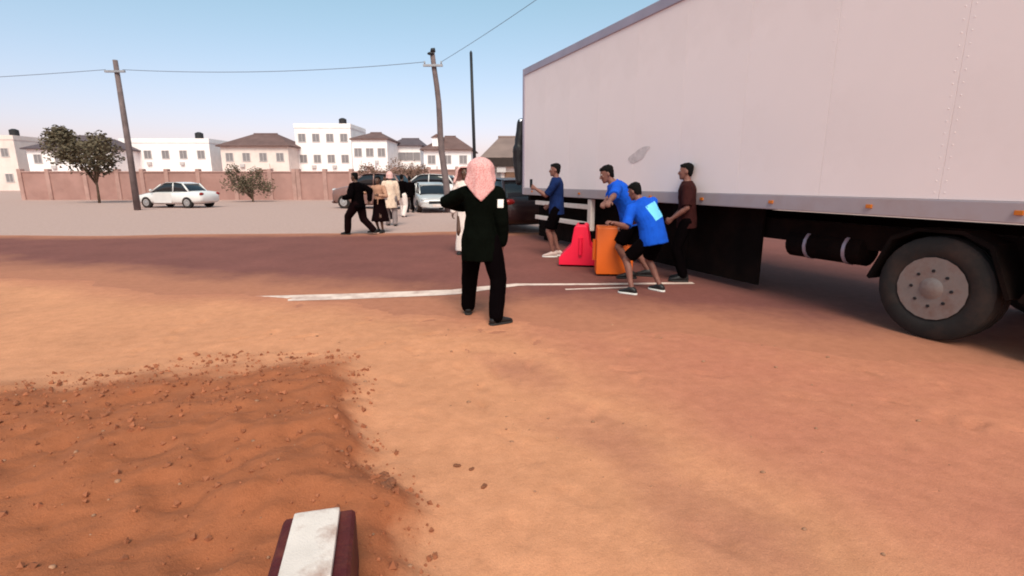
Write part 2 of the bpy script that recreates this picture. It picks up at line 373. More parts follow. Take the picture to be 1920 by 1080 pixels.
    if scarf:
        m, Lf, Ls, Lb, tipw, nm, sw = scarf; n, rows_ = 84, 26; V, F = [], []
        for j in range(rows_ + 1):
            for i in range(n):
                th = 2 * math.pi * i / n; a = abs(th if th <= math.pi else th - 2 * math.pi)
                L = Lf + (Ls - Lf) * sstep(.55, .95, a); L += (Lb - Ls) * max(0, 1 - (math.pi - a) / tipw)
                d = L * j / rows_; r0 = .118; q = d / (r0 * 1.35)
                if q < math.pi / 2: rr, zz = math.sin(q), .135 * math.cos(q)
                else:
                    ex = d - r0 * 1.35 * math.pi / 2; rr = 1 + (.9 * max(0, ex - .05) ) * (1.0 if a > .9 else .4); zz = -ex
                fold = 1 + .055 * sstep(.15, .4, d) * math.sin(th * 7 + seed + 3 * d) + .02 * sstep(.15, .4, d) * math.sin(th * 13 + 2)
                rx, ry = .1 * sw * rr * fold, .122 * (1 + (sw - 1) * .4) * rr * fold
                k = sstep(.02, .16, -zz)
                p = hc + (hz * (zz + .012) + hx * math.sin(th) * rx + hy * (math.cos(th) * ry - .008)) * hs
                p2 = hc + (Z * (zz + .012) + hx * math.sin(th) * rx * 1.12 + hy * (math.cos(th) * ry - .008)) * hs
                V.append(p.lerp(p2, k))
        for j in range(rows_):
            for i in range(n): i2 = (i + 1) % n; F.append((j * n + i, j * n + i2, (j + 1) * n + i2, (j + 1) * n + i))
        sm = Shape(); sm.V, sm.F = V, F; me = sm.mesh(True); o = link(nm, me, m, rt)
        md = o.modifiers.new('thickness', 'SOLIDIFY'); md.thickness = .006; md.offset = 0
    info = dict(sh=sh, el=el, wr=wr, hdir=hdir, top=rt_top, sp=sp, hc=hc, hip=hip, kn=kn, an=an)
    return rt, info

def to_local(rt, p):
    return rotm('Z', -math.degrees(rt.rotation_euler.z)) @ (Vector(p) - rt.location)
def loc_of(root, face, p): return rotm('Z', -face) @ (Vector(p) - Vector(root))

# ------------------------------------------------------------------ ground, road, marking
def axis(fine0, fine1, step, far0, far1, g=1.13):
    a = list(np.arange(fine0, fine1 + 1e-6, step)); s = step; x = fine1
    while x < far1: s = min(s * g, 40); x += s; a.append(x)
    s = step; x = fine0; pre = []
    while x > far0: s = min(s * g, 40); x -= s; pre.append(x)
    return pre[::-1] + a
def near_edge(x): return 5.45 - .32 * x + .45 * noise.noise(Vector((x * .5, 3.3, 0))) + .15 * noise.noise(Vector((x * 2.3, 1.3, 0)))
def far_edge(x): return 15.2 + .08 * x + .5 * noise.noise(Vector((x * .3, 8.3, 0)))
BK0, BK1 = G(850, 1085), G(700, 690)
BKD = (BK1 - BK0).normalized(); BKN = Vector((-BKD.y, BKD.x, 0))
TR = [G(905, 632), G(965, 690), G(1060, 775), G(1190, 850), G(1290, 930), G(1420, 1040)]
TD = (TR[4] - TR[0]).normalized(); TD = Vector((-TD.x, -TD.y, 0))
def seg_dist(p, pts):
    best = 9
    for a, b in zip(pts[:-1], pts[1:]):
        d = b - a; t = min(1, max(0, (p - a).dot(d) / d.length_squared)); best = min(best, (a + d * t - p).length)
    return best
def bank_amt(x, y):
    if x > 1 or y > 9: return 0
    v = Vector((x, y, 0)) - BK0; s_ = v.dot(BKN) + .16 * noise.noise(Vector((x * 1.7, y * 1.7, 2))) + .08 * noise.noise(Vector((x * 4, y * 4, 0))) + .04 * noise.noise(Vector((x * 11, y * 11, 4)))
    return sstep(0, .42, s_) * (1 - sstep(2.4, 4.9, y + .25 * max(0, -x - 1) + .5 * noise.noise(Vector((x * .9, y * .9, 6))) + .2 * noise.noise(Vector((x * 3, y * 3, 1)))))
def red_amt(x, y):
    if y > 20 or abs(x) > 60: return 0
    e = sstep(-1.5, .5, y - near_edge(x)) * .8
    side = (Vector((x, y, 0)) - TR[0]).dot(Vector((TD.y, -TD.x, 0)))
    return min(1, max(e, .72 * sstep(-.25, .9, side - .0) if y > -2 else 0))
_fr = random.Random(12); PRINTS = {}
for k in range(16):                                                    # walking trails of footprints in the loose sand
    px_, py_, an_ = _fr.uniform(-3.2, 3.2), _fr.uniform(1.2, 4.6), _fr.uniform(-1.2, 1.2)
    for j in range(6):
        e_ = 1 if j % 2 else -1; qx = px_ + math.sin(an_) * .62 * j + math.cos(an_) * .09 * e_; qy = py_ + math.cos(an_) * .62 * j - math.sin(an_) * .09 * e_
        PRINTS.setdefault((round(qx), round(qy)), []).append((qx, qy, an_ + _fr.uniform(-.2, .2)))
def foot_h(x, y):
    h = 0
    for i in (-1, 0, 1):
        for j in (-1, 0, 1):
            for qx, qy, a in PRINTS.get((round(x) + i, round(y) + j), ()):
                dx, dy = x - qx, y - qy; u = dx * math.sin(a) + dy * math.cos(a); v = dx * math.cos(a) - dy * math.sin(a)
                d = math.hypot(u / .15, v / (.058 - .06 * (u < 0) * .2))
                if d < 1.7: h += -.011 * (1 - sstep(.55, 1.0, d)) + .004 * (sstep(.8, 1.1, d) - sstep(1.1, 1.7, d))
    return h
def ground_h(x, y):
    rd = sstep(-.5, .5, (y - near_edge(x))) * (1 - sstep(-.6, .6, y - far_edge(x))) if -45 < x < 45 and -5 < y < 25 else 0
    q = Vector((x, y, 0)); nz = 0
    if abs(x) < 9 and -3 < y < 12: nz = .012 * noise.noise(q * 1.3) + .006 * noise.noise(q * 4.1) + .003 * noise.noise(q * 11)
    h = .012 + nz
    if abs(x) < 3.6 and .8 < y < 7: h += foot_h(x, y)
    t = 0
    if 0 < y < 6 and -1 < x < 4: 
        dd = seg_dist(q, TR); t = (1 - sstep(.05, .5, dd + .16 * noise.noise(q * 2.2))) * sstep(.0, 1.1, (TR[0] - q).dot(TD)) * (.75 + .5 * noise.noise(q * 1.1 + Vector((3, 1, 0))))
        h -= .016 * t
    b = bank_amt(x, y)
    h += b * (.17 + .05 * noise.noise(q * 3.2) + .028 * noise.noise(q * 8) + .016 * noise.noise(q * 19) + .008 * noise.noise(q * 37))
    h = h * (1 - rd) - .02 * rd
    return h, t, b, rd
xs = axis(-3.4, 3.4, .035, -900, 900, 1.1); ys = axis(.8, 6.6, .035, -60, 1500, 1.1)
V, F, tm_, bm_, far_, red_ = [], [], [], [], [], []
for y in ys:
    for x in xs:
        h, t, b, rd = ground_h(x, y); V.append((x, y, h)); tm_.append(max(0, t) * .62); bm_.append(min(1, b * 1.7)); red_.append(red_amt(x, y)); far_.append(sstep(-3.6, -1.4, y - far_edge(x)))
nx = len(xs)
for j in range(len(ys) - 1):
    for i in range(nx - 1): a = j * nx + i; F.append((a, a + 1, a + nx + 1, a + nx))
me = bpy.data.meshes.new('ground'); me.from_pydata(V, [], F); me.polygons.foreach_set('use_smooth', [True] * len(F))
for nm, dat in (('track', tm_), ('bank', bm_), ('far', far_), ('red', red_)):
    a = me.attributes.new(nm, 'FLOAT', 'POINT'); a.data.foreach_set('value', dat)
SAND, TRACK, BANK, FAR, REDS = (.585, .258, .142), (.37, .145, .095), (.34, .11, .05), (.46, .31, .28), (.45, .17, .108)
gm = attr_mix('sandy_soil', SAND, [('red', REDS, .8), ('track', TRACK, 1.6), ('bank', BANK, 3.), ('far', FAR, .7)])
tag(link('ground', me, gm), kind='structure')

def ribbon(pts, wd, z):
    s_ = Shape(); V = []; 
    for k, p in enumerate(pts):
        d = (pts[min(k + 1, len(pts) - 1)] - pts[max(0, k - 1)]).normalized(); nn = Vector((-d.y, d.x, 0)) * (wd[k] if isinstance(wd, list) else wd) / 2
        V += [p + nn + Vector((0, 0, z)), p - nn + Vector((0, 0, z))]
    F = [(2 * k, 2 * k + 1, 2 * k + 3, 2 * k + 2) for k in range(len(pts) - 1)]
    me = bpy.data.meshes.new('r'); me.from_pydata([tuple(v) for v in V], [], F); return me
me = bpy.data.meshes.new('road'); V = []; F = []
rx = np.linspace(-45, 45, 181)
NR = 30; sandy = []
for k, x in enumerate(rx):
    n0, f0 = near_edge(x), far_edge(x)
    for j in range(NR + 1):
        y = n0 - 1.2 + (f0 - n0 + 2.4) * j / NR; V.append((x, y, 0)); sandy.append(max(1 - sstep(-.4, 2.6, y - n0), .8 * sstep(-1.6, .2, y - f0)))
for k in range(180):
    for j in range(NR): a = k * (NR + 1) + j; F.append((a, a + NR + 1, a + NR + 2, a + 1))
me.from_pydata(V, [], F)
a = me.attributes.new('sandy', 'FLOAT', 'POINT'); a.data.foreach_set('value', sandy)
road_m = attr_mix('red_tarmac', (.2, .072, .06), [('sandy', (.41, .165, .1), 1.3)], rough=.85, bump=.35)
tag(link('road', me, road_m), kind='structure')
def worn_paint():
    m = mat('worn_white_paint', (.72, .55, .48), .8, .1, 5, dirt=(.25, .1, .08), dscale=3.5, damt=.75, bump=.2, bscale=80); return m
lp = [G(-300, 575), G(300, 566), G(656, 556), G(850, 548), G(905, 541), G(970, 534), G(1125, 533), G(1300, 531)]
L2 = []
for a, b in zip(lp[:-1], lp[1:]):
    for k in range(6): L2.append(a.lerp(b, k / 6))
L2.append(lp[-1])
tag(link('road_line', ribbon(L2, [.34 - .22 * sstep(-1.2, .6, q.x) for q in L2], .004), worn_paint()), kind='structure')
# second short marking by the barriers
tag(link('road_line', ribbon([G(1060, 543), G(1120, 541), G(1180, 539)], .07, .004), MATS['worn_white_paint']), kind='structure')

# ------------------------------------------------------------------ houses and walls behind
WHITE = mat('white_render', (.9, .82, .82), .85, .06, 1.2, dirt=(.72, .62, .6), dscale=.4, damt=.5)
CREAM = mat('cream_render', (.75, .62, .58), .85, .06, 1.2, dirt=(.55, .43, .4), dscale=.4, damt=.5)
ROOF_B = mat('brown_roof', (.13, .072, .066), .8, .15, .8, dirt=(.2, .12, .11), dscale=.6, damt=.5, bump=.3, bscale=6)
ROOF_G = mat('grey_roof', (.1, .07, .08), .8, .15, .8, bump=.3, bscale=6)
ROOF_T = mat('tan_roof', (.2, .135, .12), .8, .12, .8, dirt=(.28, .19, .165), dscale=.5, damt=.5, bump=.3, bscale=6)
GLASS = mat('window_glass', (.22, .2, .21), .15, .1, spec=.5); FRAME = mat('window_frame', (.5, .45, .45), .6, .05)
DARK = mat('dark_fascia', (.03, .018, .016), .8, .2); DOORM = mat('door_wood', (.16, .08, .05), .6, .2)

BLACKT = mat('black_tank_plastic', (.02, .018, .02), .6, .1)
def house(label, x, Y, wd, dp, ht, roof_h, wallm, roofm, rot=0, cols=3, storeys=2, over=.5, kind='hip', win=(1.1, 1.2), dark_eave=False, ridge=.35, group='houses along the far side'):
    o = empty('house', (x, Y, 0), R(rot), label=label, cat='house', group=group)
    link('wall', Shape().box(-wd / 2, wd / 2, 0, dp, -.3, ht).mesh(), wallm, o)
    a, b = wd / 2 + over, dp / 2 + over; c = dp / 2; s_ = Shape(); rl = wd * ridge
    b0 = len(s_.V)
    if kind == 'flat':
        link('parapet', Shape().box(-wd / 2 - .08, wd / 2 + .08, -.08, .22, ht, ht + .7).box(-wd / 2 - .08, -wd / 2 + .22, .22, dp, ht, ht + .7).box(wd / 2 - .22, wd / 2 + .08, .22, dp, ht, ht + .7).mesh(bevel=.03), wallm, o)
    else:
        s_.V += [Vector(v) for v in ((-a, c - b, ht), (a, c - b, ht), (a, c + b, ht), (-a, c + b, ht), (-a, c - b, ht + .18), (a, c - b, ht + .18), (a, c + b, ht + .18), (-a, c + b, ht + .18), (-rl / 2, c, ht + roof_h), (rl / 2, c, ht + roof_h))]
        s_.F += [(3, 2, 1, 0), (0, 1, 5, 4), (1, 2, 6, 5), (2, 3, 7, 6), (3, 0, 4, 7), (4, 5, 9, 8), (5, 6, 9), (6, 7, 8, 9), (7, 4, 8)]
        rf = link('roof', s_.mesh(), roofm, o)
        link('ridge_cap', Shape().tube([(-rl / 2 - .1, c, ht + roof_h), (rl / 2 + .1, c, ht + roof_h)], .12).mesh(), roofm, rf)
        if dark_eave: link('fascia', Shape().box(-a - .04, a + .04, c - b - .06, c - b - .01, ht - .5, ht + .16).mesh(), DARK, o)
    sh = ht / storeys
    if kind == 'flat':
        tk = link('water_tank', Shape().tube([(wd * .22, dp * .5, ht + .7), (wd * .22, dp * .5, ht + 1.9), (wd * .22, dp * .5, ht + 2.1)], [.65, .65, .25], 16).mesh(40), BLACKT, o)
        link('tank_stand', Shape().box(wd * .22 - .7, wd * .22 + .7, dp * .5 - .7, dp * .5 + .7, ht, ht + .7).mesh(), wallm, tk)
    elif storeys == 2 and cols > 2:
        k0 = -wd / 2 + wd / cols * (cols // 2) - .1; k1 = k0 + wd / cols + .2
        bl = link('balcony', Shape().box(k0, k1, -1.3, -.002, sh - .1, sh + .12).mesh(bevel=.02), wallm, o)
        link('balustrade', Shape().box(k0, k1, -1.3, -1.2, sh + .121, sh + .9).mesh(bevel=.02), wallm, bl)
        for xx in (k0 + .12, k1 - .12): link('column', Shape().tube([(xx, -1.2, -.1), (xx, -1.2, sh - .1)], .12, 10).mesh(True), wallm, bl)
    for k in range(2):
        xx = -wd / 2 + wd * (.31 + .37 * k); link('air_conditioner', Shape().box(xx - .35, xx + .35, -.32, -.002, sh * 1.08 if storeys > 1 else sh * .7, (sh * 1.08 if storeys > 1 else sh * .7) + .5).mesh(bevel=.03), FRAME, o)
    for f in range(storeys):
        for k in range(cols):
            wx = -wd / 2 + wd * (k + .5) / cols; z0 = f * sh + sh * .36; ww, wh = win
            if f == 0 and k == cols // 2:
                d = link('door', Shape().box(wx - .55, wx + .55, -.05, .0, 0, 2.2).mesh(bevel=.02), DOORM, o)
                link('handle', Shape().box(wx + .38, wx + .44, -.1, -.05, 1.0, 1.15).mesh(), FRAME, d); continue
            s2 = Shape()
            for X0, X1, Z0, Z1 in ((wx - ww / 2 - .08, wx - ww / 2, z0, z0 + wh), (wx + ww / 2, wx + ww / 2 + .08, z0, z0 + wh), (wx - .03, wx + .03, z0, z0 + wh), (wx - ww / 2 - .12, wx + ww / 2 + .12, z0 - .1, z0), (wx - ww / 2 - .08, wx + ww / 2 + .08, z0 + wh, z0 + wh + .08)):
                s2.box(X0, X1, -.08, -.002, Z0, Z1)
            wo = link('window', s2.mesh(), FRAME, o)
            for q in (0, 1):
                xa = wx - ww / 2 if q == 0 else wx + .03
                link('pane', Shape().box(xa, xa + ww / 2 - .03, -.03, -.003, z0, z0 + wh).mesh(), GLASS, wo)
    return o
def X_at(px, Y): return (px - 960) / FPX * (Y * math.cos(PITCH) + .0)
def px_house(label, p0, p1, y_eave, y_top, Y, **kw):
    a, b = P(p0, 340, Y), P(p1, 340, Y); ev = P(900, y_eave, Y).z; tp = P(900, y_top, Y).z
    return house(label, (a.x + b.x) / 2, Y, b.x - a.x, kw.pop('dp', 9), ev, tp - ev, kw.pop('wallm', WHITE), kw.pop('roofm', ROOF_B), **kw)
px_house('white house with faint grey hip roof at far left of the street', 664, 729, 262, 244, 84, roofm=ROOF_B, cols=3, ridge=.3, over=.3)
px_house('white house with low dark grey roof between two white houses', 737, 790, 274, 256, 92, roofm=ROOF_G, cols=2, ridge=.6, win=(2.4, 1.3))
px_house('white house with broad brown hip roof behind the leaning pole', 796, 884, 282, 251, 82, roofm=ROOF_B, cols=3, ridge=.22)
b = px_house('low house with brown hip roof and dark eaves beside the trailer', 909, 1010, 300, 249, 40, dp=8, wallm=CREAM, roofm=ROOF_T, storeys=1, cols=3, dark_eave=True, ridge=.5, over=.35)
px_house('tall white flat-topped house at the left edge of the strip', 560, 663, 240, 240, 88, kind='flat', cols=4, storeys=3)
px_house('cream house with brown hip roof and four upper windows', 420, 545, 275, 246, 84, wallm=CREAM, roofm=ROOF_B, cols=4)
px_house('long white flat-topped house farther left behind the wall', 235, 400, 268, 268, 86, kind='flat', cols=5)
px_house('white house with grey hip roof at the far left end', 60, 215, 280, 250, 80, roofm=ROOF_G, cols=4)
px_house('cream flat-topped house at the left margin of the view', -120, 40, 262, 262, 84, kind='flat', wallm=CREAM, cols=4)
# dormer on the brown roof: child of that house
hb = [o for o in bpy.data.objects if o.get('label', '').startswith('white house with broad')][0]
ev = P(900, 282, 82).z; dx = P(818, 262, 82).x - hb.location.x
dm = link('dormer', Shape().box(dx - .75, dx + .75, .6, 3.0, ev + .5, ev + 2.0).mesh(bevel=.03), WHITE, hb)
link('dormer_roof', Shape().prism([(-.95, 0), (.95, 0), (0, .55)], (1, 0, 0), (0, 0, 1), (0, 2.7, 0), (dx, .45, ev + 2.002)).mesh(), ROOF_B, dm)

WALLM = mat('dusty_pink_wall', (.36, .2, .175), .9, .1, .8, dirt=(.24, .12, .1), dscale=.5, damt=.6, bump=.3, bscale=9)
PILM = mat('wall_pillar', (.42, .25, .22), .9, .15, 1.2, dirt=(.24, .13, .11), dscale=1.1, damt=.7)
def wall(label, p0, p1, Y, ztop, n):
    a, b = P(p0, 340, Y).x, P(p1, 340, Y).x
    o = empty('boundary_wall', ((a + b) / 2, Y, 0), label=label, cat='wall', group='boundary walls of the far houses'); hw = (b - a) / 2
    link('wall_face', Shape().box(-hw, hw, 0, .2, -.2, ztop).mesh(), WALLM, o)
    link('coping', Shape().box(-hw, hw, -.06, .26, ztop + .001, ztop + .1).mesh(bevel=.02), PILM, o)
    for k in range(n + 1):
        x = -hw + 2 * hw * k / n + (.5 * math.sin(k * 5.1 + hw) if 0 < k < n else 0); link('pillar', Shape().box(x - .16, x + .16, -.1, .3, -.2, ztop + .28).mesh(bevel=.03), PILM, o)
    return o
wall('dusty red boundary wall behind the silver car and pole', 742, 900, 42, 2.35, 3)
wall('dusty pink boundary wall behind the walking people', 560, 736, 42, 2.2, 4)
wall('long dusty wall at the far left of the street', 40, 552, 42, 2.2, 9)

# shrubs: stem and crown of leaf clumps
LEAF = [mat('dusty_leaf', (.1, .075, .045), .8, .3, 3), mat('dry_leaf', (.16, .085, .06), .8, .3, 3)]
BARK = mat('bark', (.12, .075, .05), .9, .3, 9, bump=.5, bscale=20)
def shrub(label, x, Y, wd, ht, m, trunk=.3, n=2600, sd=1, name='shrub'):
    rn = random.Random(sd); o = empty(name, (x, Y, 0), label=label, cat='shrub' if name == 'shrub' else 'tree', group='dusty greenery by the far wall'); s_ = Shape()
    cl = [(rn.uniform(-.36, .36) * wd, rn.uniform(-.3, .3) * wd, trunk + rn.uniform(.25, .85) * (ht - trunk), rn.uniform(.13, .26) * wd) for _ in range(11)]
    for k in range(n):
        c = cl[k % 11]; v = Vector((rn.gauss(0, 1), rn.gauss(0, 1), rn.gauss(0, .8))); v = v.normalized() * c[3] * rn.uniform(.5, 1.05)
        p = Vector(c[:3]) + v; z = rn.uniform(.04, .075) * max(1, wd / 2.4); a = Vector((rn.uniform(-1, 1), rn.uniform(-1, 1), rn.uniform(-.6, .6))).normalized(); q = a.orthogonal().normalized()
        b0 = len(s_.V); s_.V += [p - a * z, p + q * z * .5, p + a * z, p - q * z * .5]; s_.F.append((b0, b0 + 1, b0 + 2, b0 + 3))
    me = bpy.data.meshes.new('c'); me.from_pydata([tuple(v) for v in s_.V], [], s_.F); link('crown', me, m, o)
    t = Shape()
    t.tube([(0, 0, -.05), (.03, 0, trunk * .6), (0, .02, trunk + .3 * (ht - trunk))], [.09, .07, .04])
    for c in cl[:7]: t.tube([(0, .01, trunk * .7), (c[0] * .5, c[1] * .5, (trunk + c[2]) / 2), c[:3]], [.05, .035, .012], 6)
    link('trunk', t.mesh(True), BARK, o); return o
shrub('dry brown bushy shrub behind the person in cream', P(708, 340, 34).x, 34, 3.0, 2.5, LEAF[1], sd=3)
shrub('rounded dusty tree behind the person in white trousers', P(765, 340, 37).x, 37, 3.2, 2.7, LEAF[1], .7, sd=5, name='small_tree')
shrub('dusty green shrub against the long wall at far left', P(470, 340, 38).x, 38, 3.2, 2.6, LEAF[0], sd=8)
shrub('broad dusty green tree by the long wall', P(180, 340, 36).x, 36, 5.0, 5.2, LEAF[0], 1.8, 4200, 9, 'small_tree')

# ------------------------------------------------------------------ poles and wires
WOOD = mat('weathered_pole', (.14, .1, .1), .85, .25, 3, bump=.4, bscale=30); BLACKM = mat('black_metal', (.012, .011, .014), .5, .15); GREYM = mat('grey_metal', (.3, .3, .33), .45, .1, metal=.3)
b0, t0 = P(834, 330, 25), P(812, 98, 25); dirp = (t0 - b0); base = b0 - dirp * (b0.z / dirp.z)
o = empty('utility_pole', (base.x, 25, 0), label='thick grey leaning utility pole with fittings on top', cat='pole')
rel = lambda p: Vector(p) - Vector((base.x, 25, 0))
kk = [base.lerp(t0, k / 10) + Vector((.04 * math.sin(k * 1.1), 0, 0)) for k in range(11)]
link('shaft', Shape().tube([rel(p) - Vector((0, 0, .1 if i == 0 else 0)) for i, p in enumerate(kk)], [.17 - .006 * i for i in range(11)], 12).mesh(True), WOOD, o)
tp = rel(t0)
link('pole_cap', Shape().tube([tp, tp + Vector((-.02, 0, .1)), tp + Vector((-.1, 0, .13))], [.12, .14, .05], 10).mesh(True), BLACKM, o)
link('lamp_head', Shape().ball(tp + Vector((-.1, -.1, -.08)), (.16, 0, 0), (0, .1, 0), (0, 0, .07)).mesh(True), BLACKM, o)
link('crossarm', Shape().box(-.45, .45, -.05, .05, -.05, .05, Matrix.Translation(tp + Vector((0, -.16, -.6)))).mesh(bevel=.01), GREYM, o)
for x in (-.38, .38): link('insulator', Shape().tube([tp + Vector((x, -.16, -.55)), tp + Vector((x, -.16, -.42))], .035).mesh(True), GREYM, o)
b1, t1 = P(890, 305, 29), P(883, 98, 29); d1 = t1 - b1; base1 = b1 - d1 * (b1.z / d1.z)
o = empty('thin_pole', (base1.x, 29, 0), label='thin straight black pole beside the leaning pole', cat='pole')
r1 = Vector((base1.x, 29, 0))
link('shaft', Shape().tube([base1 - r1 - Vector((0, 0, .1)), base1.lerp(t1, .5) - r1, t1 - r1], [.1, .09, .075], 12).mesh(True), BLACKM, o)
link('pole_cap', Shape().tube([t1 - r1, t1 - r1 + Vector((0, 0, .08))], [.06, .02]).mesh(True), BLACKM, o)
# pole further left that the wire runs to
pl = P(250, 340, 27); o = empty('utility_pole', (pl.x, 27, 0), label='upright weathered pole carrying the wire at far left', cat='pole')
link('shaft', Shape().tube([(0, 0, -.1), (.03, 0, 3.5), (0, 0, 7.4)], [.16, .14, .11], 12).mesh(True), WOOD, o)
link('crossarm', Shape().box(-.5, .5, -.18, -.08, 6.8, 6.9).mesh(bevel=.01), GREYM, o)
WIRE = mat('wire_rubber', (.09, .09, .11), .6, .05)
def wire(label, a, b, sag, r=.012):
    pts = [a.lerp(b, k / 24) - Vector((0, 0, sag * 4 * (k / 24) * (1 - k / 24))) for k in range(25)]
    return tag(link('overhead_wire', Shape().tube(pts, r, 6).mesh(True), WIRE), label, 'wire', 'overhead wires')
wire('faint overhead wire running left from the leaning pole', t0 + Vector((-.38, -.16, -.45)), Vector((pl.x + .4, 26.87, 6.93)), .25)
wire('faint overhead wire crossing the sky above the trailer', t0 + Vector((.38, -.16, -.45)), Vector((9.0, 6.0, 9.6)), .35, .01)
wire('lower overhead wire leaving the far left pole', Vector((pl.x - .45, 26.87, 6.93)), Vector((-60, 30, 6.9)), .5)

# ------------------------------------------------------------------ trailer
tp0, tp1 = G(982, 447), G(1262, 519)
td = (tp0 - tp1).normalized(); ang = math.atan2(-td.x, td.y)               # local +Y runs along the trailer towards its far end
tl = empty('box_trailer', (tp0.x, tp0.y, 0), ang, label='long white box trailer parked along the right side', cat='trailer')
W_, L_, Z0, Z1 = 2.5, 13.2, 1.18, 4.2
TW = mat('trailer_white', (.88, .755, .76), .5, .03, .7, dirt=(.76, .63, .62), dscale=.5, damt=.6, spec=.4)
RAIL = mat('trailer_rail', (.36, .31, .38), .45, .08, 2, metal=.3); BLK = mat('underbody_black', (.006, .004, .004), .9, .25, 3, spec=.05, dirt=(.03, .014, .01), dscale=2, damt=.35); RUB = mat('tyre_rubber', (.016, .013, .013), .85, .2, 8, dirt=(.1, .05, .035), dscale=3, damt=.4)
WP = mat('white_painted_steel', (.7, .6, .57), .5, .08, 4, dirt=(.4, .22, .17), dscale=4, damt=.5)
link('box_core', Shape().box(.012, W_ - .02, -L_, 0, Z0, Z1).mesh(), TW, tl)
npan = 11
pm = None
for k in range(npan):
    y1 = -k * (L_ - .1) / npan - .05; y0 = y1 - (L_ - .1) / npan
    if pm is None:
        s_ = Shape().box(0, .03, -(L_ - .1) / npan + .0025, 0, Z0 + .16, Z1 - .1); pm = s_.mesh(bevel=.0012, seg=1)
    link('side_panel', pm, TW, tl, (-.008, y1, 0))
rv = Shape()
for k in range(npan + 1):
    yy = -.05 - k * (L_ - .1) / npan
    for e in (-.04, .04):
        if -L_ < yy + e < -.06:
            for j in range(26): z = Z0 + .22 + j * (Z1 - Z0 - .4) / 25; rv.loft([((-.0085, yy + e, z), (0, .006, 0), (0, 0, .006)), ((-.0115, yy + e, z), (0, .003, 0), (0, 0, .003))], 6)
tag(link('rivet', rv.mesh(), TW, tl), kind='stuff')
link('top_rail', Shape().box(-.03, .05, -L_, .02, Z1 - .1, Z1 + .06).mesh(bevel=.015), RAIL, tl)
link('bottom_rail', Shape().box(-.025, .05, -L_, .02, Z0 - .02, Z0 + .157).mesh(bevel=.012), mat('bottom_rail', (.4, .34, .37), .45, .08, 2, metal=.2, dirt=(.3, .2, .17), dscale=2, damt=.5), tl)
link('corner_post', Shape().box(-.035, .07, -.05, .045, Z0 - .02, Z1 + .06).mesh(bevel=.02), RAIL, tl)
link('roof', Shape().box(.051, W_, -L_, .02, Z1 + .001, Z1 + .07).mesh(bevel=.02), TW, tl)
for x in (.4, 1.95): link('chassis_beam', Shape().box(x, x + .18, -L_ + .2, -.34, .75, 1.015).mesh(), BLK, tl)
for k in range(5):
    link('shade_panel', Shape().box(.3, .34, -1.42 * (k + 1) - .3, -1.42 * k - .308, .1, Z0 - .022).mesh(bevel=.004), BLK, tl)  # black panels added as the shade under the trailer, hiding bright ground beyond
for y in (-.15, -5.85): link('floor_beam', Shape().box(.06, W_ - .06, y - .15, y, 1.02, Z0 - .022).mesh(), BLK, tl)
for x in (.5, 1.95):
    lg = link('landing_leg', Shape().box(x - .07, x + .07, -.75, -.6, .1, Z0 - .03).mesh(bevel=.01), BLK, tl)
    link('foot_plate', Shape().box(x - .15, x + .15, -.83, -.52, .0, .1).mesh(bevel=.01), BLK, lg)
# black pipe and mirror-like housing at the front corner
link('front_housing', Shape().chain([(-.03, .25, 1.5), (-.02, .3, 2.05), (-.04, .27, 2.35)], [.1, .16, .15]).chain([(-.04, .27, 2.3), (.02, .24, 3.0)], [.13, .11]).skin(.02, 3, .5, amp=.01, sc=8), BLACKM, tl)
link('front_bracket', Shape().box(-.02, .12, .02, .3, 1.4, 1.5).box(-.02, .12, .02, .3, 2.5, 2.58).mesh(bevel=.01), BLACKM, tl)
link('housing_tip', Shape().ball((-.0, .2, 3.02), (.07, 0, 0), (0, .06, 0), (0, 0, .08)).mesh(True), mat('bright_metal', (.8, .8, .85), .2, .03, metal=.8), tl)
# white side guard: two rails and posts
gy0 = -((tp0 - G(1002, 452)).length) ; gy1 = -((tp0 - G(1098, 477)).length)
for z in (.98, .62): link('guard_rail', Shape().box(.02, .07, gy1, gy0, z - .05, z + .05).mesh(bevel=.012), WP, tl)
link('guard_post', Shape().box(-.0, .1, gy1 - .14, gy1 - .004, .5, 1.14).mesh(bevel=.012), WP, tl)
link('guard_strut', Shape().box(.1, .32, gy0 - .5, gy0 - .44, .94, 1.0).box(.1, .32, gy0 - .5, gy0 - .44, .58, .64).mesh(), BLK, tl)
def wheel(parent, x, y, r, wd, rimm, axis=(1, 0, 0), side=-1):
    A = Vector(axis); u = Vector((0, 1, 0)) if abs(A.y) < .5 else Vector((1, 0, 0)); v = Vector((0, 0, 1)); c = Vector((x, y, r))
    prof = [(-.44, .6), (-.5, .66), (-.52, .8), (-.5, .86), (-.48, .93), (-.42, .985), (-.24, 1.0), (-.22, .975), (-.18, .975), (-.16, 1.0), (-.03, 1.0), (-.02, .975), (.02, .975), (.03, 1.0), (.16, 1.0), (.18, .975), (.22, .975), (.24, 1.0), (.42, .985), (.48, .93), (.5, .86), (.52, .8), (.5, .66), (.44, .6)]
    t = link('wheel', Shape().loft([(c + A * a * wd, u * r * q, v * r * q) for a, q in prof], 28).mesh(35), RUB, parent)
    s_ = Shape(); s_.loft([(c + A * (side * wd * .505 + side * k * .0), u * r * q, v * r * q) for k, q in ((0, .6),)] + [(c + A * side * wd * .45, u * r * .5, v * r * .5), (c + A * side * wd * .4, u * r * .3, v * r * .3), (c + A * side * wd * .56, u * r * .16, v * r * .16)], 20)
    link('rim', s_.mesh(40), rimm, t)
    s2 = Shape()
    for k in range(8):
        a = 2 * math.pi * k / 8; p = c + u * r * .34 * math.cos(a) + v * r * .34 * math.sin(a) + A * side * wd * .43
        s2.tube([p, p + A * side * .03], .016, 6)
    link('lug_nut', s2.mesh(), BLACKM, t); return t
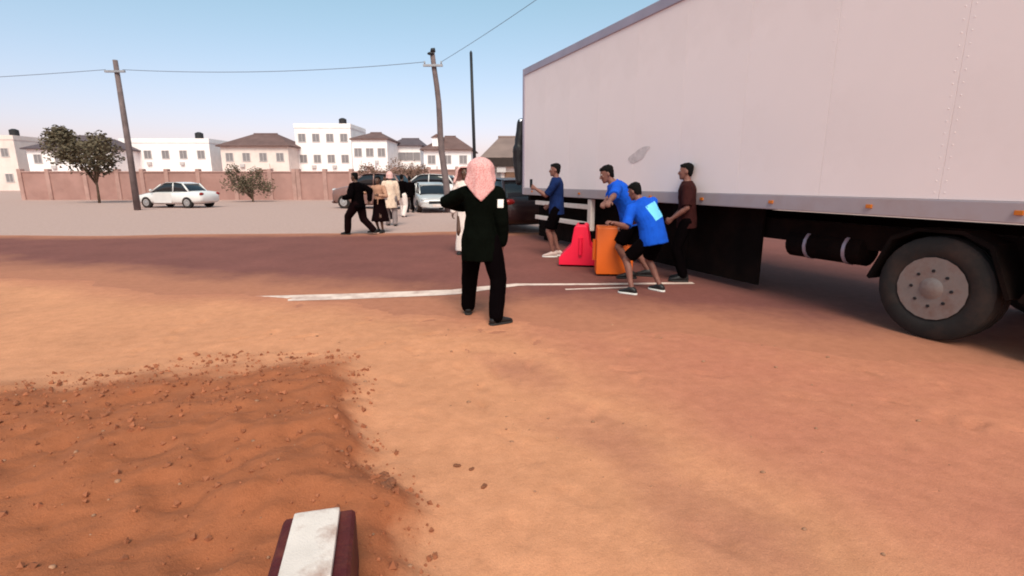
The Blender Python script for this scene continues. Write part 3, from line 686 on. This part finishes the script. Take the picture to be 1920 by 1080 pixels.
RIMM = mat('steel_rim', (.24, .2, .19), .5, .2, 5, metal=.3, dirt=(.14, .06, .04), dscale=5, damt=.8)
link('air_tank', Shape().tube([(.5, -8.75, .72), (.5, -8.7, .72), (.5, -7.75, .72), (.5, -7.7, .72)], [.1, .17, .17, .1], 16).mesh(40), BLK, tl)
for y in (-8.0, -8.5): link('tank_strap', Shape().tube([(.5, y, .72), (.5, y - .04, .72)], .18, 16).mesh(40), RAIL, tl)
for k in range(11):
    link('marker_lamp', Shape().box(-.045, -.024, -.55 - 1.2 * k - .06, -.55 - 1.2 * k, Z0 + .05, Z0 + .09).mesh(bevel=.006), mat('amber_lamp', (.5, .14, .02), .25, .1), tl)
for x in (.12, 2.28): link('mud_flap', Shape().box(x - .08, x + .22, -11.62, -11.6, .12, 1.0).mesh(), BLK, tl)
for y in (-9.6, -10.85):
    link('axle', Shape().tube([(.2, y, .5), (2.3, y, .5)], .07, 12).mesh(40), BLK, tl)
    wheel(tl, .22, y, .5, .3, RIMM); wheel(tl, 2.28, y, .5, .3, RIMM, side=1)
    link('mudguard', Shape().prism([(-.6, .52), (-.42, .96), (-.2, 1.06), (.2, 1.06), (.42, .96), (.6, .52), (.57, .5), (.4, .92), (.18, 1.03), (-.18, 1.03), (-.4, .92), (-.57, .5)], (0, 1, 0), (0, 0, 1), (.34, 0, 0), (.05, y, 0)).mesh(), BLK, tl)
# faint grey mark on the side
mk = (P(1188, 305, 9.3) - Vector((tp0.x, tp0.y, 0)))
yk = -(tp0 - G(1188, 500)).length
s_ = Shape(); zc = 1.94
V = [(0, yk + .28 * math.cos(a) * (1 + .2 * math.sin(3 * a)), zc + .1 * math.sin(a) + .09 * -math.cos(a)) for a in np.linspace(0, 2 * math.pi, 28, endpoint=False)]
me = bpy.data.meshes.new('mark'); me.from_pydata([(-.0125, y, z) for _, y, z in V], [], [tuple(range(28))])
link('faded_mark', me, mat('faded_grey_mark', (.55, .47, .48), .6, .2, 9, dirt=(.78, .66, .66), dscale=7, damt=.9), tl)

# ------------------------------------------------------------------ cars
def car(label, loc, rot, paint, L=4.35, Wd=1.76, suv=0., group='parked cars'):
    o = empty('parked_car', loc, rot, label=label, cat='car', group=group); hw = Wd / 2; h2 = L / 2; up = suv
    # stations along Y (front = +Y): (y, half width, z bottom, z top)
    st = [(-h2, .72, .42, .78 + up), (-h2 + .12, .9, .3, .93 + up), (-h2 + .55, .97, .22, .98 + up), (-.9, 1, .2, .95 + up), (0, 1, .2, .93 + up), (.75, 1, .2, .93 + up), (h2 - .75, .98, .22, .86 + up), (h2 - .25, .93, .26, .76 + up), (h2 - .05, .82, .34, .66 + up), (h2, .7, .42, .58 + up)]
    s_ = Shape(); s_.loft([((0, y, (a + b) / 2), (hw * q, 0, 0), (0, 0, (b - a) / 2)) for y, q, a, b in st], 24, 4.2)
    body = link('body', s_.mesh(45), paint, o)
    z0 = .9 + up; zt = 1.43 + up * 1.25; yb = -h2 + (.25 if suv else .75)
    gh = [(yb, .8, z0 - .04, z0 + .02), (yb + .45, .78, z0 - .05, zt - .06), (-.5, .74, z0 - .05, zt), (.15, .73, z0 - .05, zt - .02), (.45, .74, z0 - .05, zt - .12), (1.15, .8, z0 - .06, z0 + .01)]
    s_ = Shape(); s_.loft([((0, y, (a + b) / 2), (hw * q, 0, 0), (0, 0, (b - a) / 2)) for y, q, a, b in gh], 20, 5)
    link('window', s_.mesh(45), mat('car_glass', (.012, .012, .015), .08, .05, spec=.6), o)
    s_ = Shape(); s_.loft([((0, y, z + .012), (hw * q, 0, 0), (0, 0, .022)) for y, q, z in ((yb + .42, .66, zt - .07), (-.5, .7, zt), (.15, .69, zt - .02), (.43, .66, zt - .115))], 16, 5)
    link('roof', s_.mesh(40), paint, o)
    for e in (-1, 1):
        for pts, r in (([(e * hw * .78, 1.12, z0), (e * hw * .7, .44, zt - .1)], .035), ([(e * hw * .79, -.35, z0), (e * hw * .72, -.38, zt - .02)], .035), ([(e * hw * .78, yb + .05, z0), (e * hw * .7, yb + .46, zt - .06)], .05)):
            link('window_pillar', Shape().tube(pts, r, 6).mesh(True), paint, o)
    for e in (-1, 1):
        link('headlight', Shape().ball((e * hw * .66, h2 - .12, .66 + up), (.2, 0, 0), (0, .1, 0), (0, 0, .075)).mesh(True), mat('lamp_glass', (.5, .5, .52), .1, .05, spec=.6), o)
        link('tail_light', Shape().ball((e * hw * .7, -h2 + .06, .8 + up), (.16, 0, 0), (0, .07, 0), (0, 0, .09)).mesh(True), mat('red_lamp', (.25, .012, .01), .2, .1), o)
        link('mirror', Shape().ball((e * (hw + .06), .85, z0 + .1), (.1, 0, 0), (0, .06, 0), (0, 0, .07)).mesh(True), paint, o)
        link('door', Shape().prism([(-.36, .3), (.78, .3), (.82, .6), (.8, .86 + up), (-.36, .86 + up)], (0, 1, 0), (0, 0, 1), (.012, 0, 0), (e * (hw + .003) - .006, 0, 0)).mesh(bevel=.004, seg=1), paint, o)
        for y in (-h2 + .85, h2 - .85): wheel(o, e * (hw - .1), y, .32 + up * .15, .21, mat('alloy_rim', (.45, .43, .43), .35, .1, metal=.6), side=e)
    link('grille', Shape().box(-.42, .42, h2 - .06, h2 + .015, .44 + up * .6, .58 + up * .8).mesh(bevel=.01), BLACKM, o)
    link('bumper', Shape().loft([((0, h2 - .1 + d, .36), (hw * q, 0, 0), (0, 0, .09)) for d, q in ((0, .9), (.1, .84), (.15, .7))], 16, 4).mesh(45), paint, o)
    link('number_plate', Shape().box(-.25, .25, h2 + .052, h2 + .062, .32, .43).mesh(), WP, o)
    return o
SILVER = mat('silver_paint', (.55, .53, .53), .3, .04, 3, metal=.25, coat=.5, dirt=(.4, .3, .27), dscale=1.5, damt=.5)
MAROON = mat('maroon_paint', (.022, .007, .008), .4, .1, 3, coat=.3, dirt=(.06, .03, .025), dscale=1.5, damt=.5)
c = P(806, 340, 26.5); car('silver parked car beyond the people, nose turned to the right', (c.x, 26.5, 0), math.pi + R(18), SILVER)
c = P(950, 340, 16.2); car('dark maroon parked car in front of the trailer', (c.x, 16.8, 0), R(20), MAROON, suv=.12, Wd=1.85)
c = P(702, 340, 29); car('brown parked van-like car half hidden behind the walking people', (c.x, 29, 0), R(74), mat('brown_paint', (.2, .1, .085), .45, .06, 3, coat=.3, dirt=(.3, .18, .15), dscale=1.5, damt=.6), suv=.38, L=4.6, Wd=1.85)
c = P(800, 340, 35); car('white high-roofed car parked behind the silver car', (c.x, 35, 0), R(82), mat('white_paint', (.7, .66, .65), .3, .04, 3, coat=.5), suv=.42, L=4.7, Wd=1.9)
c = P(330, 340, 30); car('white parked car beside the long wall at left', (c.x, 30, 0), R(80), mat('white_paint', (.7, .66, .65), .3, .04, 3, coat=.5))

# ------------------------------------------------------------------ plastic road barriers
def barrier(label, loc, rot, m, L, wb, wt, ht, n=2):
    o = empty('road_barrier', loc, rot, label=label, cat='barrier', group='plastic road barriers')
    prof = [(-wb / 2, .03), (-wb / 2, .16), (-wt / 2 - .05, ht * .52), (-wt / 2, ht - .03), (-wt / 2 + .03, ht), (wt / 2 - .03, ht), (wt / 2, ht - .03), (wt / 2 + .05, ht * .52), (wb / 2, .16), (wb / 2, .03)]
    link('shell', Shape().prism(prof, (0, 1, 0), (0, 0, 1), (L, 0, 0), (-L / 2, 0, 0)).mesh(40, bevel=.018, seg=3), m, o)
    for e in (-1, 1):
        link('foot', Shape().box(e * L * .3 - .09, e * L * .3 + .09, -wb / 2 + .03, wb / 2 - .03, 0, .029).mesh(bevel=.006), BLK, o)
        link('end_lug', Shape().tube([(e * (L / 2 + .02), 0, ht * .3), (e * (L / 2 + .02), 0, ht * .72)], .035, 10).mesh(40), m, o)
    link('filler_cap', Shape().tube([(0, 0, ht - .005), (0, 0, ht + .03)], .05, 14).mesh(40), BLK, o)
    for k in range(n):
        x = -L / 2 + L * (k + .5) / n
        link('moulded_recess', Shape().prism([(-.5 * L / n + .06, .2), (.5 * L / n - .06, .2), (.5 * L / n - .1, ht * .46), (-.5 * L / n + .1, ht * .46)], (1, 0, 0), (0, .0, 1), (0, .02, 0), (x, -wb / 2 + .02, 0)).mesh(bevel=.006), m, o)
    return o
REDP = mat('red_plastic', (.82, .006, .045), .45, .06, 3, spec=.4, dirt=(.55, .03, .04), dscale=3, damt=.4)
ORP = mat('orange_plastic', (.76, .125, .008), .45, .06, 3, spec=.4, dirt=(.6, .12, .02), dscale=3, damt=.3)
barrier('bright red plastic road barrier being pushed, sloped end showing', G(1094, 500) + Vector((0, .35, 0)), R(80), REDP, .8, .76, .24, .73)
barrier('orange plastic road barrier nearest the two people in blue', G(1153, 518) + Vector((0, .18, 0)), R(-5), ORP, .58, .38, .28, .8, 1)

# ------------------------------------------------------------------ people
BLACKC = cloth('black_cloth', (.0022, .0012, .0016)); OLIVE = cloth('dark_olive_cloth', (.0024, .0032, .0022)); BLUE = cloth('bright_blue_cloth', (.006, .075, .5), .1)
NAVY = cloth('navy_cloth', (.005, .016, .075)); CREAMC = cloth('cream_cloth', (.72, .53, .42)); WHITEC = cloth('white_cloth', (.75, .62, .58), .06); TAN = cloth('tan_cloth', (.42, .22, .15)); MARC = cloth('dark_red_cloth', (.03, .006, .006)); DKR = cloth('dark_brown_cloth', (.007, .0025, .003))
def checked(name, a, b):
    m = mat(name, a, .9, .05, 5, bump=.2, bscale=200, spec=.1); n = m.node_tree.nodes; l = m.node_tree.links; bs = n['Principled BSDF']
    src = bs.inputs['Base Color'].links[0].from_socket
    tc = n.new('ShaderNodeTexCoord'); ck = n.new('ShaderNodeTexNoise'); ck.inputs['Scale'].default_value = 85; ck.inputs['Detail'].default_value = 3; l.new(tc.outputs['Object'], ck.inputs['Vector'])
    rp = n.new('ShaderNodeValToRGB'); rp.color_ramp.elements[0].position = .42; rp.color_ramp.elements[1].position = .62; l.new(ck.outputs[0], rp.inputs[0])
    mx = n.new('ShaderNodeMix'); mx.data_type = 'RGBA'; l.new(rp.outputs[0], mx.inputs[0]); l.new(src, mx.inputs[6]); mx.inputs[7].default_value = (*b, 1); l.new(mx.outputs[2], bs.inputs['Base Color']); return m
PINK = checked('pink_scarf', (.68, .4, .39), (.56, .22, .22)); PINKL = checked('pale_pink_scarf', (.75, .5, .47), (.6, .25, .23))

# walking man seen from behind
fl, fr = G(878, 588), G(930, 609); rootm = (fl + fr) / 2; rootm = Vector((G(903, 600).x, G(903, 600).y, 0)); face = -8
lf, rf = loc_of(rootm, face, fl), loc_of(rootm, face, fr)
man, inf = person('man in dark clothes and pink headscarf walking away, seen from behind', rootm, face, 1.72, (0.0, .02, .0), lean=3, feet={'L': (lf.x, lf.y, 14), 'R': (rf.x, rf.y, -48)},
    hands={'L': (-.24, .36, 1.22), 'R': (.225, .05, .85)}, elbow={'L': (-1, -.05, -.12), 'R': (.5, -1, 0)}, top=OLIVE, bottom=BLACKC, sleeve=2, scarf=(PINK, .13, .27, .60, 1.75, 'headscarf', 1.5), vox=.0065, seed=2, loose=1.28, head=(12, -4), hem_z=-.25)
e = (inf['sh']['R'] + inf['el']['R']) / 2 + Vector((.02, -.4, .04))
link('arm_patch', decal(inf['top'], e, (0, 1, 0), (1, 0, 0), (0, 0, 1), .06, .085), cloth('white_patch', (.8, .75, .72), .04), man)
hw_ = rotm('Z', face) @ (inf['wr']['L'] + inf['hdir']['L'] * .1) + rootm
# robed figure beyond him, facing the camera
g2 = G(875, 476); rob, _ = person('person in long pale robe and pink headscarf, half hidden behind the walking man', g2, 172, 1.78, lean=0, top=WHITEC, robe=(WHITEC, .08, .06), sleeve=2, scarf=(PINKL, .12, .46, .5, .8, 'headscarf', 1.95), hair=None, vox=.009, seed=5, skin=SKIN_D, loose=1.2)

# boy with phone by the trailer
gb = G(1042, 481); boy, ib = person('person in dark blue shirt and shorts holding up a phone beside the trailer', gb, 84, 1.84, lean=2, feet={'L': (-.09, .05, 6), 'R': (.09, -.06, -10)}, hands={'L': (-.1, .42, 1.36), 'R': (.2, .16, 1.02)}, elbow={'L': (-.3, -.6, -1)}, top=NAVY, bottom=BLACKC, leg='short', vox=.008, seed=7, curl=48, shoe=mat('shoe_pale', (.5, .36, .33), .7, .1), sole=SOLE_W, loose=1.15)
hl = ib['wr']['L'] + ib['hdir']['L'] * .085
ph = empty('phone', rotm('Z', 84) @ hl + gb + Vector((-.02, 0, .03)), R(48), label='dark phone held out by the person beside the trailer', cat='phone')
link('phone_case', Shape().box(-.038, .038, -.006, .004, -.05, .11).mesh(bevel=.004), BLACKM, ph); link('screen', Shape().box(-.034, .034, -.0075, -.0062, -.045, .105).mesh(), mat('phone_glass', (.02, .025, .03), .1, .05), ph)

# taller helper in blue
ga = Vector((G(1184, 520).x, G(1184, 520).y, 0)); fa = 82
hA = [loc_of(ga, fa, P(1128, 402, 6.75)), loc_of(ga, fa, P(1112, 410, 7.2))]
person('taller person in blue shirt leaning forward over the barriers', ga, fa, 1.9, (0, .05, -.05), lean=36, feet={'L': (-.1, .02, 6), 'R': (.12, -.28, -12)}, hands={'L': hA[0], 'R': hA[1]}, elbow={'L': (-.5, -.4, -1), 'R': (.5, -.4, -1)}, top=BLUE, bottom=BLACKC, leg='short', vox=.007, seed=9, curl=45, head=(4, -6), loose=1.5, sleeve=.6, build=1.1)
# shorter helper in blue, back to us
f1, f2 = G(1184, 552), G(1237, 546); gB = (f1 + f2) / 2; fB = 30
l1, l2 = loc_of(gB, fB, f1), loc_of(gB, fB, f2); hB = [loc_of(gB, fB, P(1150, 418, 6.5)), loc_of(gB, fB, P(1172, 422, 6.9))]
pB, iB = person('person in bright blue shirt with pale square on the back, bending to push', gB, fB, 1.64, (.02, -.06, -.09), lean=27, side=-13, feet={'L': (l1.x, l1.y, 22), 'R': (l2.x, l2.y, 5)}, hands={'L': hB[0], 'R': hB[1]}, elbow={'L': (-.6, -.4, -1), 'R': (.5, -.3, -1)}, top=BLUE, bottom=BLACKC, leg='short', sole=SOLE_W, vox=.0065, seed=11, curl=45, head=(14, -10), loose=1.5, sleeve=.6, build=1.14)
p_, q_ = iB['sp'](.3 * 1.64 / 1.75); bk = q_ @ Vector((0, -1, 0))
link('shirt_print', decal(iB['top'], p_ + bk * .5 + q_ @ Vector((.03, 0, .02)), -bk, q_ @ Vector((.98, 0, .2)), q_ @ Vector((-.2, 0, .98)), .2, .23), cloth('light_blue_print', (.16, .55, .8), .06), pB)
# figure at the strip's right edge
ge = G(1280, 526); person('person in dark red shirt standing behind the helpers in blue', ge, 70, 1.76, lean=4, hands={'L': (-.2, .2, .96), 'R': (.24, .22, .94)}, top=MARC, bottom=BLACKC, vox=.009, seed=13, skin=SKIN, curl=40)

# people in the background, left
gk = G(676, 440); person('dark clothed person striding at the left, one leg thrown back', gk, 75, 1.8, (0, .02, -.06), lean=4, feet={'L': (-.08, .36, 5), 'R': (.1, -.38, -4, .05)}, hands={'L': (-.24, .3, 1.05), 'R': (.26, -.2, .98)}, top=BLACKC, bottom=DKR, sleeve=2, vox=.01, seed=15, loose=1.4, build=1.15, skin=SKIN_D)
gd = G(714, 436); person('person in tan top and dark skirt among the walkers at left', gd, 160, 1.64, feet={'L': (-.12, .06, 8), 'R': (.1, -.06, -10)}, hands={'L': (-.2, .28, 1.1), 'R': (.42, .12, 1.16)}, top=TAN, robe=(DKR, .34, .12), sleeve=2, vox=.01, seed=17, skin=SKIN_D)
gc = G(735, 424); person('person in long cream tunic walking behind the dark skirt', gc, 20, 1.8, feet={'L': (-.1, .14, 5), 'R': (.1, -.14, -5)}, top=CREAMC, robe=(CREAMC, .62, .03), bottom=mat('grey_trousers', (.2, .15, .15), .9, .1), sleeve=2, vox=.01, seed=19, loose=1.25, scarf=(PINKL, .12, .34, .36, .8, 'headscarf', 1.1), hair=None)
gw = G(756, 407); person('person in black top and loose white trousers walking away', gw, -20, 1.78, feet={'L': (-.12, .18, 5), 'R': (.12, -.16, -8)}, top=BLACKC, bottom=WHITEC, sleeve=2, vox=.01, seed=21, loose=1.4, skin=SKIN_D)

ga2 = G(728, 412); person('person in dark trousers and brown shirt behind the cream tunic', ga2, 100, 1.74, feet={'L': (-.1, .16, 5), 'R': (.1, -.16, -5)}, top=cloth('brown_cloth', (.09, .035, .03)), bottom=DKR, sleeve=2, vox=.011, seed=25, skin=SKIN_D)
gc2 = G(770, 399); person('small distant person in dark clothes by the silver car', gc2, 30, 1.72, feet={'L': (-.1, .1, 5), 'R': (.1, -.1, -5)}, top=BLACKC, bottom=BLACKC, sleeve=2, vox=.012, seed=29, skin=SKIN_D)

# ------------------------------------------------------------------ foreground: kerb block, clods, pebbles
def gz(x, y): return ground_h(x, y)[0]
kp = Vector((-.655, 1.42)); kz = gz(kp.x, kp.y) 
o = empty('kerb_block', (kp.x, kp.y, kz + .02), R(14), label='white topped kerb block with dark red side at the lower left', cat='kerb block')
link('painted_top', Shape().box(-.06, .09, -.3, .14, .162, .185).mesh(bevel=.01), mat('chipped_white_paint', (.66, .56, .52), .8, .12, 6, dirt=(.25, .1, .06), dscale=7, damt=1, bump=.15, bscale=150), o)
link('block', Shape().box(-.1, .14, -.33, .16, -.12, .16).mesh(bevel=.028, seg=3), mat('dark_red_paint', (.07, .006, .008), .7, .2, 9, dirt=(.2, .06, .03), dscale=5, damt=.5, bump=.3), o)
CLOD = mat('clod_soil', (.2, .07, .035), .95, .25, 12, bump=.7, bscale=40)
def clod(label, px, py, r, sd):
    g = G(px, py); z = gz(g.x, g.y); s_ = Shape()
    for k in range(5):
        rn = random.Random(sd * 7 + k); s_.ball((rn.uniform(-.6, .6) * r, rn.uniform(-.5, .5) * r, rn.uniform(-.1, .25) * r), (r * .6, 0, 0), (0, r * .5, 0), (0, 0, r * .24))
    me = s_.skin(r * .09, 2, .6, amp=r * .16, sc=2.2 / r, seed=sd)
    return tag(link('soil_clod', me, CLOD, None, (g.x, g.y, z + r * .12), sd), label, 'clod', 'lumps of soil')
clod('large dark lump of soil on the edge of the red bank', 722, 905, .035, 1)
clod('lower dark lump of soil on the bank edge, nearest the kerb block', 731, 948, .042, 2)
clod('small brown clod on the open sand, upper of the pair', 858, 876, .02, 3)
clod('small brown clod on the open sand, lower of the pair', 908, 918, .022, 4)
clod('flat clod between the two small clods on sand', 884, 884, .016, 5)
rn = random.Random(8); s_ = Shape()
for k in range(5200):
    x, y = rn.uniform(-3.6, .1), 1.0 + 3.6 * rn.random(); b = bank_amt(x, y)
    if b < .04 or (b > .8 and rn.random() < .55): continue
    r = .004 + .022 * rn.random() ** 4; z = ground_h(x, y)[0]; c0 = Vector((x, y, z + r * .25)); q = Quaternion((rn.random(), rn.random(), rn.random(), 1)).normalized()
    b0 = len(s_.V); oc = [q @ Vector(v) * r * rn.uniform(.65, 1.25) for v in ((1, 0, 0), (0, 1, 0), (-1, 0, 0), (0, -1, 0), (0, 0, .8), (0, 0, -.8))]
    s_.V += [c0 + v for v in oc]; s_.F += [tuple(b0 + i for i in f) for f in ((0, 1, 4), (1, 2, 4), (2, 3, 4), (3, 0, 4), (1, 0, 5), (2, 1, 5), (3, 2, 5), (0, 3, 5))]
tag(link('soil_crumbs', s_.mesh(), mat('crumb_soil', (.3, .1, .048), .95, .3, 6)), kind='stuff')
rn = random.Random(3); s_ = Shape()
for k in range(300):
    x, y = rn.uniform(-3.5, 3.2), 1.4 + 4.2 * rn.random() ** 1.3
    if seg_dist(Vector((x, y, 0)), TR) > .5 and bank_amt(x, y) < .2 and rn.random() < .6: continue
    r = .004 + .011 * rn.random() ** 3; z = gz(x, y); s_.ball((x, y, z + r * .2), (r * rn.uniform(.8, 1.4), 0, 0), (0, r, 0), (0, 0, r * .7), 6, 4)
tag(link('pebbles', s_.mesh(True), mat('pebble', (.3, .15, .09), .9, .35, 30)), kind='stuff')
